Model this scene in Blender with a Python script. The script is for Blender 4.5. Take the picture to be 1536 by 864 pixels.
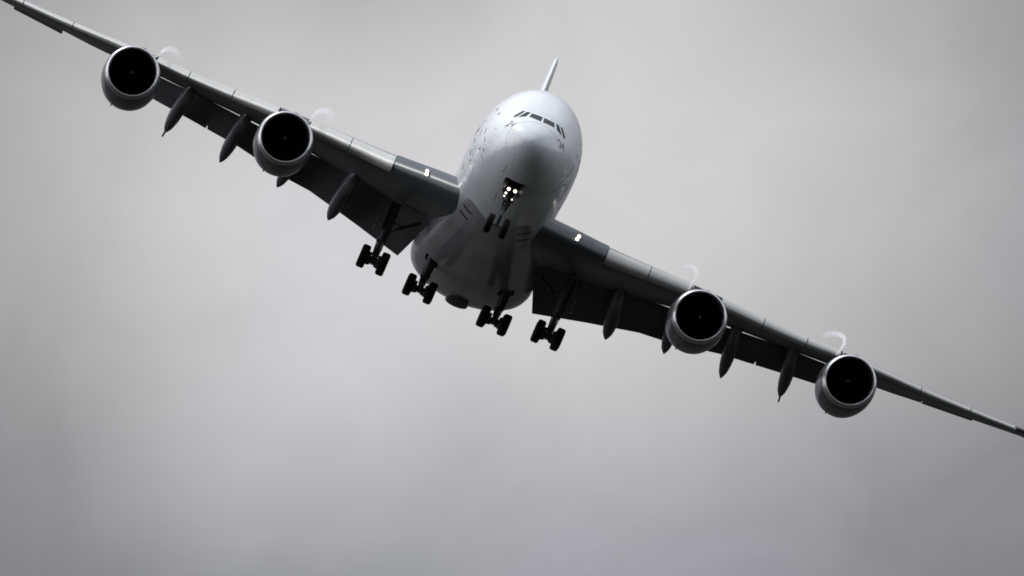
import bpy, bmesh, math, random
import numpy as np
from mathutils import Matrix, Vector
R = math.radians
random.seed(7)
for o in list(bpy.data.objects): bpy.data.objects.remove(o)
scene = bpy.context.scene
COL = scene.collection

# ------------------------------------------------------------------ camera
EL = R(7.0)
cam_d = bpy.data.cameras.new('camera')
cam_d.sensor_width = 36.0
cam_d.lens = 36.0 * 13710.0 / 1536.0
cam_d.clip_start = 0.5
cam_d.clip_end = 80000
cam = bpy.data.objects.new('camera', cam_d); COL.objects.link(cam)
cam.location = (0, 0, 1.7)
cam.rotation_euler = (math.pi / 2 + EL, 0, 0)
scene.camera = cam

# ------------------------------------------------------------------ view
vs = scene.view_settings
vs.view_transform = 'Standard'; vs.look = 'None'; vs.exposure = 0.0; vs.gamma = 1.0
vs.use_curve_mapping = False
scene.cycles.filter_width = 1.7
scene.cycles.volume_step_rate = 0.04
scene.cycles.volume_max_steps = 512
scene.cycles.max_bounces = 8
scene.cycles.volume_bounces = 4

# ------------------------------------------------------------------ sun + sky
SUN_EL, SUN_AZ = R(64.0), R(-58.0)      # azimuth measured from +Y towards +X
sd = Vector((math.sin(SUN_AZ) * math.cos(SUN_EL), math.cos(SUN_AZ) * math.cos(SUN_EL), math.sin(SUN_EL)))
sl = bpy.data.lights.new('sun', 'SUN'); sl.energy = 2.7; sl.angle = R(8); sl.color = (1.0, 0.97, 0.925)
so = bpy.data.objects.new('sun', sl); COL.objects.link(so)
so.location = (0, 0, 500)
so.rotation_euler = sd.to_track_quat('Z', 'Y').to_euler()

world = bpy.data.worlds.new("World"); scene.world = world; world.use_nodes = True
wt = world.node_tree; wt.nodes.clear()
def WN(t, **k):
    n = wt.nodes.new(t)
    for a, b in k.items(): setattr(n, a, b)
    return n
def wmath(op, a, b=None, clamp=False):
    n = WN('ShaderNodeMath', operation=op, use_clamp=clamp)
    for i, v in enumerate((a, b)):
        if v is None: continue
        if isinstance(v, (int, float)): n.inputs[i].default_value = v
        else: wt.links.new(v, n.inputs[i])
    return n.outputs[0]
sky = WN('ShaderNodeTexSky', sky_type='NISHITA'); sky.sun_disc = False
sky.sun_elevation = SUN_EL; sky.sun_rotation = SUN_AZ; sky.air_density = 1.0; sky.dust_density = 1.5
bg_sky = WN('ShaderNodeBackground'); bg_sky.inputs['Strength'].default_value = 0.09
wt.links.new(sky.outputs[0], bg_sky.inputs['Color'])
tc = WN('ShaderNodeTexCoord')
def wnoise(scale, detail, rough, dist, off=(0, 0, 0)):
    mp = WN('ShaderNodeMapping'); mp.inputs['Location'].default_value = off
    wt.links.new(tc.outputs['Generated'], mp.inputs['Vector'])
    n = WN('ShaderNodeTexNoise'); n.inputs['Scale'].default_value = scale; n.inputs['Detail'].default_value = detail
    n.inputs['Roughness'].default_value = rough; n.inputs['Distortion'].default_value = dist
    wt.links.new(mp.outputs[0], n.inputs['Vector']); return n.outputs['Fac']
n_big = wnoise(14.0, 3.0, 0.5, 0.6, (0.31, 0.0, 0.17))
n_mid = wnoise(38.0, 4.0, 0.55, 0.8, (0.0, 0.4, 0.0))
n_col = wnoise(22.0, 2.0, 0.5, 0.0, (1.3, 0.2, 0.7))
def cloud_patch(az, el, inner, outer):
    "a thin, bright spot of the cloud deck round one compass direction; angles in degrees"
    d = (math.sin(R(az)) * math.cos(R(el)), math.cos(R(az)) * math.cos(R(el)), math.sin(R(el)))
    vm = WN('ShaderNodeVectorMath', operation='DISTANCE'); vm.inputs[1].default_value = d
    wt.links.new(tc.outputs['Generated'], vm.inputs[0])
    mr = WN('ShaderNodeMapRange', interpolation_type='SMOOTHSTEP')
    dist = wmath('ADD', vm.outputs['Value'], wmath('MULTIPLY', wmath('SUBTRACT', n_big, 0.5), 0.035))
    wt.links.new(dist, mr.inputs['Value'])
    mr.inputs['From Min'].default_value = math.tan(R(inner)); mr.inputs['From Max'].default_value = math.tan(R(outer))
    mr.inputs['To Min'].default_value = 1.0; mr.inputs['To Max'].default_value = 0.0
    return mr.outputs[0]
# thin bright parts of the overcast ahead, and one thicker, bluer spot
patch = wmath('MULTIPLY', cloud_patch(0.1, 7.6, 0.5, 4.3), 0.34)
patch = wmath('ADD', patch, wmath('MULTIPLY', cloud_patch(-1.4, 6.3, 0.0, 1.8), 0.085))
patch = wmath('ADD', patch, wmath('MULTIPLY', cloud_patch(-3.1, 8.0, 0.0, 2.0), 0.05))
patch = wmath('SUBTRACT', patch, wmath('MULTIPLY', cloud_patch(-1.0, 9.2, 0.0, 1.3), 0.13))
sep = WN('ShaderNodeSeparateXYZ'); wt.links.new(tc.outputs['Generated'], sep.inputs[0])
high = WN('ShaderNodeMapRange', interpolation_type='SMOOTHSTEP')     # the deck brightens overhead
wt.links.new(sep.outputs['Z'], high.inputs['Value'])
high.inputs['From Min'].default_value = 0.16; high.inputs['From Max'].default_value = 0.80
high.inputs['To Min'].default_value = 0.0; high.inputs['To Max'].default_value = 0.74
low = WN('ShaderNodeMapRange', interpolation_type='SMOOTHSTEP')      # and darkens towards the horizon
wt.links.new(sep.outputs['Z'], low.inputs['Value'])
low.inputs['From Min'].default_value = math.sin(R(5.0)); low.inputs['From Max'].default_value = math.sin(R(7.6))
low.inputs['To Min'].default_value = 0.205; low.inputs['To Max'].default_value = 0.30
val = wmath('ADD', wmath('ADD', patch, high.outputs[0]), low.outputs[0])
val = wmath('ADD', val, wmath('MULTIPLY', wmath('SUBTRACT', n_big, 0.5), 0.12))
val = wmath('ADD', val, wmath('MULTIPLY', wmath('SUBTRACT', n_mid, 0.5), 0.13))
back = WN('ShaderNodeMapRange', interpolation_type='SMOOTHSTEP')     # unseen sky behind the camera, darkened to cut fill on the nose
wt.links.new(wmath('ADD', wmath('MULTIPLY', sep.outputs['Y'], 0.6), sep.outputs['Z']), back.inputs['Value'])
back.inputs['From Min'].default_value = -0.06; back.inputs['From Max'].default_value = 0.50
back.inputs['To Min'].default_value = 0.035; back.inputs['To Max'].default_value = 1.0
flank = WN('ShaderNodeMapRange', interpolation_type='SMOOTHSTEP')     # side glow added out of view to brighten the fuselage sides
wt.links.new(wmath('ABSOLUTE', sep.outputs['X']), flank.inputs['Value'])
flank.inputs['From Min'].default_value = 0.62; flank.inputs['From Max'].default_value = 0.98
flank.inputs['To Min'].default_value = 0.0; flank.inputs['To Max'].default_value = 1.25
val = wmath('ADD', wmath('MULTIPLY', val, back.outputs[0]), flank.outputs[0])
side = WN('ShaderNodeMapRange'); wt.links.new(sep.outputs['X'], side.inputs['Value'])      # sky gradient added so more light falls from the left
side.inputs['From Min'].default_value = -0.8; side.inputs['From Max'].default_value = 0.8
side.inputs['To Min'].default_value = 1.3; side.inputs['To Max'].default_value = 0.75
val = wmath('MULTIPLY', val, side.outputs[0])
val = wmath('MAXIMUM', val, 0.03)
cr = WN('ShaderNodeValToRGB'); wt.links.new(n_col, cr.inputs[0])
cr.color_ramp.elements[0].position = 0.38; cr.color_ramp.elements[0].color = (1.010, 0.985, 1.012, 1)
cr.color_ramp.elements[1].position = 0.62; cr.color_ramp.elements[1].color = (0.999, 0.997, 0.986, 1)
vmul = WN('ShaderNodeVectorMath', operation='SCALE')
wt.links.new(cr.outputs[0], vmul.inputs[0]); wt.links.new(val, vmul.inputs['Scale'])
tint = WN('ShaderNodeMix', data_type='RGBA'); tint.inputs[6].default_value = (1, 1, 1, 1); tint.inputs[7].default_value = (0.91, 0.985, 1.10, 1)
tf = WN('ShaderNodeMapRange'); wt.links.new(sep.outputs['Z'], tf.inputs['Value']); tf.inputs['From Min'].default_value = 0.2; tf.inputs['From Max'].default_value = 0.6
wt.links.new(tf.outputs[0], tint.inputs[0])
cool = WN('ShaderNodeMix', data_type='RGBA'); cool.inputs[6].default_value = (0.955, 0.985, 1.075, 1); cool.inputs[7].default_value = (0.996, 0.987, 1.004, 1)
cf = WN('ShaderNodeMapRange', interpolation_type='SMOOTHSTEP'); wt.links.new(sep.outputs['Z'], cf.inputs['Value'])
cf.inputs['From Min'].default_value = math.sin(R(4.8)); cf.inputs['From Max'].default_value = math.sin(R(7.0))
wt.links.new(cf.outputs[0], cool.inputs[0])
vcool = WN('ShaderNodeVectorMath', operation='MULTIPLY'); wt.links.new(vmul.outputs[0], vcool.inputs[0]); wt.links.new(cool.outputs[2], vcool.inputs[1])
vtint = WN('ShaderNodeVectorMath', operation='MULTIPLY'); wt.links.new(vcool.outputs[0], vtint.inputs[0]); wt.links.new(tint.outputs[2], vtint.inputs[1])
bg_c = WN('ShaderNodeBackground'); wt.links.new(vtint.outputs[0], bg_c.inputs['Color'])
cover = WN('ShaderNodeMapRange', interpolation_type='SMOOTHSTEP'); wt.links.new(n_big, cover.inputs['Value'])
cover.inputs['From Min'].default_value = 0.25; cover.inputs['From Max'].default_value = 0.45
cover.inputs['To Min'].default_value = 0.90; cover.inputs['To Max'].default_value = 0.985
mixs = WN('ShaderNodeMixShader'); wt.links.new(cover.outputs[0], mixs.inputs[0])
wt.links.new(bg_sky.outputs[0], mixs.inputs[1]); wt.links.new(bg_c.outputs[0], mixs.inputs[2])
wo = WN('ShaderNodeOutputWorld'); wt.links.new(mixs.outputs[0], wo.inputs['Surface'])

# ------------------------------------------------------------------ materials
def mat(name, color, rough=0.5, metal=0.0, coat=0.0, grime=0.0, panels=None, spec=0.5, grime_scale=0.6, emit=None, wave=0.0):
    m = bpy.data.materials.new(name); m.use_nodes = True
    nt = m.node_tree; b = nt.nodes['Principled BSDF']
    b.inputs['Base Color'].default_value = (*color, 1); b.inputs['Roughness'].default_value = rough
    b.inputs['Metallic'].default_value = metal; b.inputs['Coat Weight'].default_value = coat
    b.inputs['Coat Roughness'].default_value = 0.12
    b.inputs['Specular IOR Level'].default_value = spec
    if emit:
        b.inputs['Emission Color'].default_value = (*emit[0], 1); b.inputs['Emission Strength'].default_value = emit[1]
    if wave:
        tw = nt.nodes.new('ShaderNodeTexCoord'); nw = nt.nodes.new('ShaderNodeTexNoise'); nw.inputs['Scale'].default_value = 0.9; nw.inputs['Detail'].default_value = 3
        nt.links.new(tw.outputs['Object'], nw.inputs['Vector'])
        bp = nt.nodes.new('ShaderNodeBump'); bp.inputs['Strength'].default_value = 1.0; bp.inputs['Distance'].default_value = wave
        nt.links.new(nw.outputs['Fac'], bp.inputs['Height']); nt.links.new(bp.outputs[0], b.inputs['Normal'])
    if grime or panels:
        L = nt.links.new
        t = nt.nodes.new('ShaderNodeTexCoord')
        col = None
        mp = nt.nodes.new('ShaderNodeMapping'); mp.inputs['Scale'].default_value = (1.0, 0.28, 1.0)   # streaks run aft
        L(t.outputs['Object'], mp.inputs['Vector'])
        n = nt.nodes.new('ShaderNodeTexNoise'); n.inputs['Scale'].default_value = grime_scale; n.inputs['Detail'].default_value = 6
        n.inputs['Roughness'].default_value = 0.62
        L(mp.outputs[0], n.inputs['Vector'])
        r = nt.nodes.new('ShaderNodeValToRGB'); L(n.outputs['Fac'], r.inputs[0])
        k = 1 - grime
        r.color_ramp.elements[0].position = 0.34; r.color_ramp.elements[0].color = (color[0]*k, color[1]*k, color[2]*k*0.97, 1)
        r.color_ramp.elements[1].position = 0.62; r.color_ramp.elements[1].color = (*color, 1)
        col = r.outputs[0]
        # roughness varies with the dirt too
        rr = nt.nodes.new('ShaderNodeMapRange'); L(n.outputs['Fac'], rr.inputs['Value'])
        rr.inputs['To Min'].default_value = min(1, rough + 0.14); rr.inputs['To Max'].default_value = max(0.05, rough - 0.08)
        L(rr.outputs[0], b.inputs['Roughness'])
        if panels:
            sx, sy, dark = panels
            br = nt.nodes.new('ShaderNodeTexBrick')
            br.inputs['Scale'].default_value = 1.0; br.inputs['Brick Width'].default_value = sx; br.inputs['Row Height'].default_value = sy
            br.inputs['Mortar Size'].default_value = 0.018; br.inputs['Mortar Smooth'].default_value = 0.3; br.inputs['Bias'].default_value = 0.0
            br.inputs['Color1'].default_value = (1, 1, 1, 1); br.inputs['Color2'].default_value = (0.93, 0.93, 0.94, 1)
            br.inputs['Mortar'].default_value = (dark, dark, dark, 1)
            L(t.outputs['Object'], br.inputs['Vector'])
            mx = nt.nodes.new('ShaderNodeMix'); mx.data_type = 'RGBA'; mx.blend_type = 'MULTIPLY'; mx.inputs['Factor'].default_value = 1.0
            L(col, mx.inputs[6]); L(br.outputs['Color'], mx.inputs[7]); col = mx.outputs[2]
        L(col, b.inputs['Base Color'])
    return m
M = {}
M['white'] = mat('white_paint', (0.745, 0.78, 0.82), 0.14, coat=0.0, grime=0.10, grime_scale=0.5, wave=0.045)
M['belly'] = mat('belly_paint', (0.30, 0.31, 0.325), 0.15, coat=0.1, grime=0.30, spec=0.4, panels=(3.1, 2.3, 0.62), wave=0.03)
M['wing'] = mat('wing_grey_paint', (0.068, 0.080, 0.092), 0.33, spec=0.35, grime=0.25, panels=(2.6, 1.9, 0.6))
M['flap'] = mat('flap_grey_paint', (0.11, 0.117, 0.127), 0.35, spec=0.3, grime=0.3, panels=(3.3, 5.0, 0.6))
M['slat'] = mat('slat_pale_paint', (0.47, 0.475, 0.455), 0.42, grime=0.10, grime_scale=1.2)
M['fairing'] = mat('fairing_grey_paint', (0.07, 0.077, 0.085), 0.25, spec=0.3, grime=0.2)
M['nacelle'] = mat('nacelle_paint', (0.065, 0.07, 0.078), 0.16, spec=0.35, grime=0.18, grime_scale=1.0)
M['lip'] = mat('polished_lip', (0.62, 0.62, 0.63), 0.30, metal=0.9, grime=0.15, grime_scale=3)
M['liner'] = mat('intake_liner', (0.006, 0.006, 0.008), 0.8, spec=0.1)  # grey liner coloured near-black, the deep shade inside the intake put into the base
M['blade'] = mat('fan_blade', (0.010, 0.010, 0.012), 0.55, spec=0.1)
M['spinner'] = mat('spinner', (0.006, 0.006, 0.007), 0.6, spec=0.1)
M['mark'] = mat('spinner_mark', (0.35, 0.35, 0.35), 0.6)
M['core'] = mat('exhaust_metal', (0.22, 0.20, 0.18), 0.4, metal=0.8, grime=0.3)
M['bay'] = mat('bay_dark', (0.03, 0.032, 0.034), 0.8, grime=0.3)
M['tyre'] = mat('tyre_rubber', (0.012, 0.012, 0.013), 0.8, grime=0.3, grime_scale=4, spec=0.12)
M['rim'] = mat('wheel_rim', (0.30, 0.30, 0.32), 0.4, metal=0.6, grime=0.3, grime_scale=5)
M['strut'] = mat('gear_paint', (0.075, 0.077, 0.088), 0.38, spec=0.3, grime=0.35, grime_scale=3)
M['chrome'] = mat('oleo_chrome', (0.42, 0.42, 0.45), 0.25, metal=1.0)
M['glass'] = mat('cockpit_glass', (0.016, 0.022, 0.028), 0.05, spec=0.9)
M['black'] = mat('black_paint', (0.015, 0.015, 0.018), 0.4)
M['seam'] = mat('seam_grey', (0.58, 0.58, 0.60), 0.5)
M['hatch'] = mat('hatch_grey', (0.27, 0.28, 0.30), 0.5)
M['lamp'] = mat('lamp_lit', (1, 1, 1), 0.3, emit=((1.0, 0.90, 0.70), 3.0))
M['lampdim'] = mat('lamp_lit_small', (1, 1, 1), 0.3, emit=((1.0, 0.88, 0.68), 2.5))
M['titles'] = mat('title_blue', (0.50, 0.55, 0.63), 0.25, grime=0.30, grime_scale=6)

# ------------------------------------------------------------------ mesh helpers
def sharpen(bm, ang=R(38)):
    bm.normal_update()
    for f in bm.faces: f.smooth = True
    for e in bm.edges:
        if len(e.link_faces) == 2:
            e.smooth = e.calc_face_angle(0) < ang
B0 = Vector((0.0, 34.0, -7.6))         # the airliner's empty, at its wheels, in aircraft axes
def obj(name, bm, mats, parent=None, ang=R(38), label=None, recalc=True):
    """link a bmesh (aircraft axes) as ONE mesh object with its origin at its middle"""
    if recalc: bmesh.ops.recalc_face_normals(bm, faces=bm.faces[:])
    sharpen(bm, ang)
    vs_ = [v.co for v in bm.verts]
    c = Vector((0, 0, 0))
    if vs_:
        lo = Vector((min(v[i] for v in vs_) for i in range(3))); hi = Vector((max(v[i] for v in vs_) for i in range(3)))
        c = (lo + hi) / 2
    me = bpy.data.meshes.new(name)
    for v in bm.verts: v.co -= c
    bm.to_mesh(me); bm.free()
    if not isinstance(mats, (list, tuple)): mats = [mats]
    for m in mats: me.materials.append(m)
    o = bpy.data.objects.new(name, me); COL.objects.link(o)
    o['abs'] = tuple(c)
    if parent is not None:
        o.parent = parent
        o.location = c - Vector(parent['abs'])
    else: o.location = c
    if label: o['label'] = label
    return o
def add_ring_loft(bm, rings, cap0=True, cap1=True, mi=0, closed=True):
    V = [[bm.verts.new(p) for p in r] for r in rings]
    n = len(V[0]); fs = []
    for i in range(len(V) - 1):
        for j in range(n if closed else n - 1):
            k = (j + 1) % n
            try: fs.append(bm.faces.new((V[i][j], V[i][k], V[i+1][k], V[i+1][j])))
            except ValueError: pass
    for cp, r in ((cap0, V[0]), (cap1, V[-1])):
        if cp:
            try: fs.append(bm.faces.new(r))
            except ValueError: pass
    for f in fs: f.material_index = mi
    return fs
def frame_for(d):
    d = Vector(d).normalized()
    a = Vector((0, 0, 1)) if abs(d.z) < 0.9 else Vector((0, 1, 0))
    x = d.cross(a).normalized(); y = x.cross(d).normalized()
    return x, y
def add_tube(bm, pts, rad, n=12, mi=0, caps=True):
    pts = [Vector(p) for p in pts]
    if isinstance(rad, (int, float)): rad = [rad] * len(pts)
    rings = []
    x = y = None
    for i, p in enumerate(pts):
        d = (pts[min(i+1, len(pts)-1)] - pts[max(i-1, 0)]).normalized()
        if x is None: x, y = frame_for(d)
        else:
            x = (x - d * x.dot(d)).normalized(); y = d.cross(x)
        rings.append([p + (x * math.cos(2*math.pi*k/n) + y * math.sin(2*math.pi*k/n)) * rad[i] for k in range(n)])
    return add_ring_loft(bm, rings, caps, caps, mi)
def add_box(bm, c, s, rot=None, mi=0):
    r = bmesh.ops.create_cube(bm, size=1.0)
    for v in r['verts']:
        q = Vector((v.co.x * s[0], v.co.y * s[1], v.co.z * s[2]))
        if rot is not None: q = rot @ q
        v.co = q + Vector(c)
    for f in {f for v in r['verts'] for f in v.link_faces}: f.material_index = mi
    bmesh.ops.bevel(bm, geom=list({e for v in r['verts'] for e in v.link_edges}), offset=min(s) * 0.15, segments=1, affect='EDGES')
def add_lathe(bm, prof, c, ax, n=48, mi=0, close=False):
    """prof: (along axis, radius) list, or with a third entry per point for the material of the band after it"""
    ax = Vector(ax).normalized(); x, y = frame_for(ax); c = Vector(c)
    rings = []
    for q in prof:
        if q[1] < 1e-5: rings.append([bm.verts.new(c + ax * q[0])])
        else: rings.append([bm.verts.new(c + ax * q[0] + (x * math.cos(2*math.pi*k/n) + y * math.sin(2*math.pi*k/n)) * q[1]) for k in range(n)])
    if close: rings.append(rings[0]); prof = list(prof) + [prof[0]]
    for i in range(len(rings) - 1):
        a, b = rings[i], rings[i+1]
        m_ = prof[i][2] if len(prof[i]) > 2 else mi
        for k in range(n):
            k2 = (k + 1) % n
            if len(a) == 1 and len(b) == 1: continue
            if len(a) == 1: f = bm.faces.new((a[0], b[k2], b[k]))
            elif len(b) == 1: f = bm.faces.new((a[k], a[k2], b[0]))
            else: f = bm.faces.new((a[k], a[k2], b[k2], b[k]))
            f.material_index = m_
def mirror(bm):
    for v in bm.verts: v.co.x = -v.co.x
    bmesh.ops.reverse_faces(bm, faces=bm.faces[:])
    return bm
def cut(o, boxes):
    """boolean-cut box wells out of a part"""
    for q_ in boxes:
        c, s = q_[:2]; taper = q_[2] if len(q_) > 2 else 1.0      # taper narrows the well towards its aft end
        bm = bmesh.new(); r = bmesh.ops.create_cube(bm, size=1.0)
        for v in bm.verts: v.co = Vector((v.co.x*s[0]*(taper if v.co.y > 0 else 1.0)+c[0], v.co.y*s[1]+c[1], v.co.z*s[2]+c[2])) - Vector(o['abs'])
        me = bpy.data.meshes.new('well'); bm.to_mesh(me); bm.free(); me.materials.append(M['bay'])
        k = bpy.data.objects.new('well', me); COL.objects.link(k)
        k.parent = o.parent; k.location = o.location
        md = o.modifiers.new('cut', 'BOOLEAN'); md.operation = 'DIFFERENCE'; md.object = k; md.solver = 'EXACT'; md.material_mode = 'TRANSFER'
        dg = bpy.context.evaluated_depsgraph_get(); dg.update()
        nm = bpy.data.meshes.new_from_object(o.evaluated_get(dg))
        o.modifiers.clear(); old = o.data; o.data = nm
        bpy.data.meshes.remove(old); bpy.data.objects.remove(k); bpy.data.meshes.remove(me)
    b = bmesh.new(); b.from_mesh(o.data); sharpen(b); b.to_mesh(o.data); b.free()

# ------------------------------------------------------------------ ground
g = bmesh.new()
bmesh.ops.create_grid(g, x_segments=40, y_segments=40, size=30000)
gm = bpy.data.materials.new('grass'); gm.use_nodes = True
nt = gm.node_tree; b = nt.nodes['Principled BSDF']; b.inputs['Roughness'].default_value = 0.95; b.inputs['Specular IOR Level'].default_value = 0.1
t = nt.nodes.new('ShaderNodeTexCoord'); n1 = nt.nodes.new('ShaderNodeTexNoise'); n1.inputs['Scale'].default_value = 0.012; n1.inputs['Detail'].default_value = 8
nt.links.new(t.outputs['Object'], n1.inputs['Vector'])
r = nt.nodes.new('ShaderNodeValToRGB'); nt.links.new(n1.outputs['Fac'], r.inputs[0])
r.color_ramp.elements[0].position = 0.35; r.color_ramp.elements[0].color = (0.009, 0.010, 0.009, 1)
r.color_ramp.elements[1].position = 0.68; r.color_ramp.elements[1].color = (0.021, 0.022, 0.020, 1)
nt.links.new(r.outputs[0], b.inputs['Base Color'])
me = bpy.data.meshes.new('ground'); g.to_mesh(me); g.free(); me.materials.append(gm)
ground = bpy.data.objects.new('ground', me); COL.objects.link(ground)
ground['kind'] = 'structure'; ground['label'] = 'wide dark green grass field under the flight path'; ground['category'] = 'ground'

# ------------------------------------------------------------------ the airliner's attitude
AIR = Matrix(((0.9183108061277997, -0.08315696411437808, 0.38702736682073346, 1.8773101010278823),
              (0.06406653956947081, 0.9960182666147472, 0.061992669545255966, 571.3890848332296),
              (-0.39064144922998634, -0.03213303423322965, 0.9199819162649131, 82.34450592215128),
              (0, 0, 0, 1)))
# aircraft axes: +X its left side (right of picture), +Y aft, +Z up, metres from the nose tip station
plane = bpy.data.objects.new('airliner', None); COL.objects.link(plane)
plane.empty_display_size = 5
plane.matrix_world = AIR @ Matrix.Translation(B0)
plane['abs'] = tuple(B0)
plane['label'] = 'huge white double deck four engine airliner banking on approach with landing gear and flaps down'
plane['category'] = 'airplane'

# ------------------------------------------------------------------ fuselage
def pchip(xs, ys):
    xs = np.array(xs, float); ys = np.array(ys, float); h = np.diff(xs); d = np.diff(ys) / h
    m = np.zeros_like(ys); m[0], m[-1] = d[0], d[-1]
    for i in range(1, len(xs) - 1):
        if d[i-1] * d[i] > 0:
            w1, w2 = 2*h[i] + h[i-1], h[i] + 2*h[i-1]
            m[i] = (w1 + w2) / (w1/d[i-1] + w2/d[i])
    def f(x):
        x = min(max(float(x), xs[0]), xs[-1]); i = min(max(int(np.searchsorted(xs, x)) - 1, 0), len(h) - 1)
        s = (x - xs[i]) / h[i]
        return float((2*s**3 - 3*s*s + 1)*ys[i] + (s**3 - 2*s*s + s)*h[i]*m[i] + (-2*s**3 + 3*s*s)*ys[i+1] + (s**3 - s*s)*h[i]*m[i+1])
    return f
SQ = lambda y: math.sqrt(max(y, 0))     # profiles are smooth in sqrt(Y) at the round nose
NY = [0, 0.12, 0.35, 0.8, 1.5, 2.3, 3.2, 4.3, 5.8, 7.8, 10.2, 13, 17, 47, 53, 58, 63, 68, 71.5, 72.7]
ZT = [-1.40, -0.98, -0.62, -0.18, 0.33, 0.85, 1.50, 2.20, 2.95, 3.58, 3.99, 4.17, 4.21, 4.20, 4.12, 3.92, 3.58, 3.10, 2.62, 2.25]
ZB = [-1.40, -1.85, -2.22, -2.62, -3.02, -3.32, -3.57, -3.80, -4.00, -4.15, -4.20, -4.21, -4.21, -4.21, -3.45, -2.10, -0.55, 0.75, 1.55, 1.85]
HW = [0.0, 0.50, 0.88, 1.36, 1.86, 2.26, 2.60, 2.92, 3.20, 3.42, 3.53, 3.57, 3.57, 3.57, 3.30, 2.80, 2.10, 1.25, 0.55, 0.2]
ZC = [-1.40, -1.40, -1.38, -1.32, -1.22, -1.12, -1.02, -0.92, -0.82, -0.72, -0.66, -0.64, -0.64, -0.64, -0.35, 0.3, 1.1, 1.75, 2.05, 2.05]
sy = [SQ(v) for v in NY]
fzt, fzb, fhw, fzc = (pchip(sy, v) for v in (ZT, ZB, HW, ZC))
def fus_dims(Y):
    s = SQ(Y); return fzt(s), fzb(s), fhw(s), fzc(s)
def fus_pt(Y, th):
    zt, zb, hw, zc = fus_dims(Y); s = math.sin(th); c = math.cos(th)
    return Vector((hw * c, Y, zc + ((zt - zc) if s > 0 else (zc - zb)) * s))
def fus_F(X, Y, Z):
    zt, zb, hw, zc = fus_dims(Y); h = (zt - zc) if Z > zc else (zc - zb)
    return (X / max(hw, 1e-6))**2 + ((Z - zc) / max(h, 1e-6))**2 - 1
def fus_front(X, Z):
    "point of the nose surface met going aft at front-view place X, Z"
    a, b_ = 1e-4, 16.0
    for _ in range(50):
        m_ = (a + b_) / 2
        if fus_F(X, m_, Z) > 0: a = m_
        else: b_ = m_
    return Vector((X, b_, Z))
def fus_side(Y, Z, s):
    zt, zb, hw, zc = fus_dims(Y); h = (zt - zc) if Z > zc else (zc - zb)
    return Vector((s * hw * math.sqrt(max(0, 1 - ((Z - zc)/h)**2)), Y, Z))
def fus_under(X, Y):
    zt, zb, hw, zc = fus_dims(Y)
    return Vector((X, Y, zc - (zc - zb) * math.sqrt(max(0, 1 - (X/hw)**2))))
def fus_nrm(p):
    e = 1e-3
    d = Vector([(fus_F(*(p + Vector(v))) - fus_F(*(p - Vector(v)))) for v in ((e,0,0),(0,e,0),(0,0,e))])
    return d.normalized()
YS = [0.004 * 1.0] + [(i / 70.0)**2 * 17 for i in range(2, 71)] + [17 + i * 1.5 for i in range(1, 21)] + [47 + i * 0.75 for i in range(1, 35)]
YS = [y for y in YS if y < 72.7] + [72.7]
bm = bmesh.new(); NR = 96
rings = [[fus_pt(y, 2*math.pi*k/NR) for k in range(NR)] for y in YS]
add_ring_loft(bm, rings, True, True)
fus = obj('fuselage', bm, [M['white'], M['bay']], plane)
cut(fus, [((0, 4.35, -4.0), (1.26, 2.5, 2.0), .42)])

def patch(name, uv, surf, mats, parent, nu=10, nv=6, off=0.012, thick=0.0, label=None):
    """a quad pane laid on the skin: uv = four corners in the surface's own coordinates"""
    bm = bmesh.new(); G = []
    for i in range(nu + 1):
        row = []
        for j in range(nv + 1):
            a, c = i / nu, j / nv
            q = [(1-a)*(1-c)*uv[0][k] + a*(1-c)*uv[1][k] + a*c*uv[2][k] + (1-a)*c*uv[3][k] for k in (0, 1)]
            p = surf(*q); row.append(p + fus_nrm(p) * off)
        G.append(row)
    V = [[bm.verts.new(p) for p in row] for row in G]
    for i in range(nu):
        for j in range(nv): bm.faces.new((V[i][j], V[i+1][j], V[i+1][j+1], V[i][j+1]))
    ext = bmesh.ops.solidify(bm, geom=bm.faces[:], thickness=0.008)
    return obj(name, bm, mats, parent, label=label)
# cockpit panes: front-view corners (X, Z) for the +X side, mirrored for the other
PANES = [[(0.05, 0.80), (0.77, 0.79), (0.86, 0.43), (0.08, 0.385)],
         [(0.875, 0.83), (1.10, 0.79), (1.50, 0.155), (1.07, 0.36)],
         [(1.22, 0.79), (1.37, 0.77), (1.81, 0.115), (1.63, 0.12)]]
for s in (1, -1):
    for q in PANES:
        patch('cockpit_window', [(s*x, z) for x, z in q], fus_front, M['glass'], fus)
# lettering "24" on both cheeks
def text_on_skin(txt, Yc, Zc, size, s, matl, parent, name):
    cu = bpy.data.curves.new('txt', 'FONT'); cu.body = txt; cu.size = size; cu.align_x = 'CENTER'; cu.align_y = 'CENTER'
    to = bpy.data.objects.new('txt', cu); COL.objects.link(to)
    dg = bpy.context.evaluated_depsgraph_get(); dg.update()
    me = bpy.data.meshes.new_from_object(to.evaluated_get(dg)); bpy.data.objects.remove(to)
    bm = bmesh.new(); bm.from_mesh(me); bpy.data.meshes.remove(me)
    bmesh.ops.triangulate(bm, faces=bm.faces[:])
    for v in bm.verts:
        u, w = v.co.x, v.co.y
        p = fus_side(Yc + s * u, Zc + w, s)       # read from outside: left-to-right
        v.co = p + fus_nrm(p) * 0.012
    obj(name, bm, matl, parent, recalc=False)
for s in (1, -1):
    text_on_skin('24', 1.62, -0.52, 0.66, s, M['black'], fus, 'number_marking')
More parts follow.
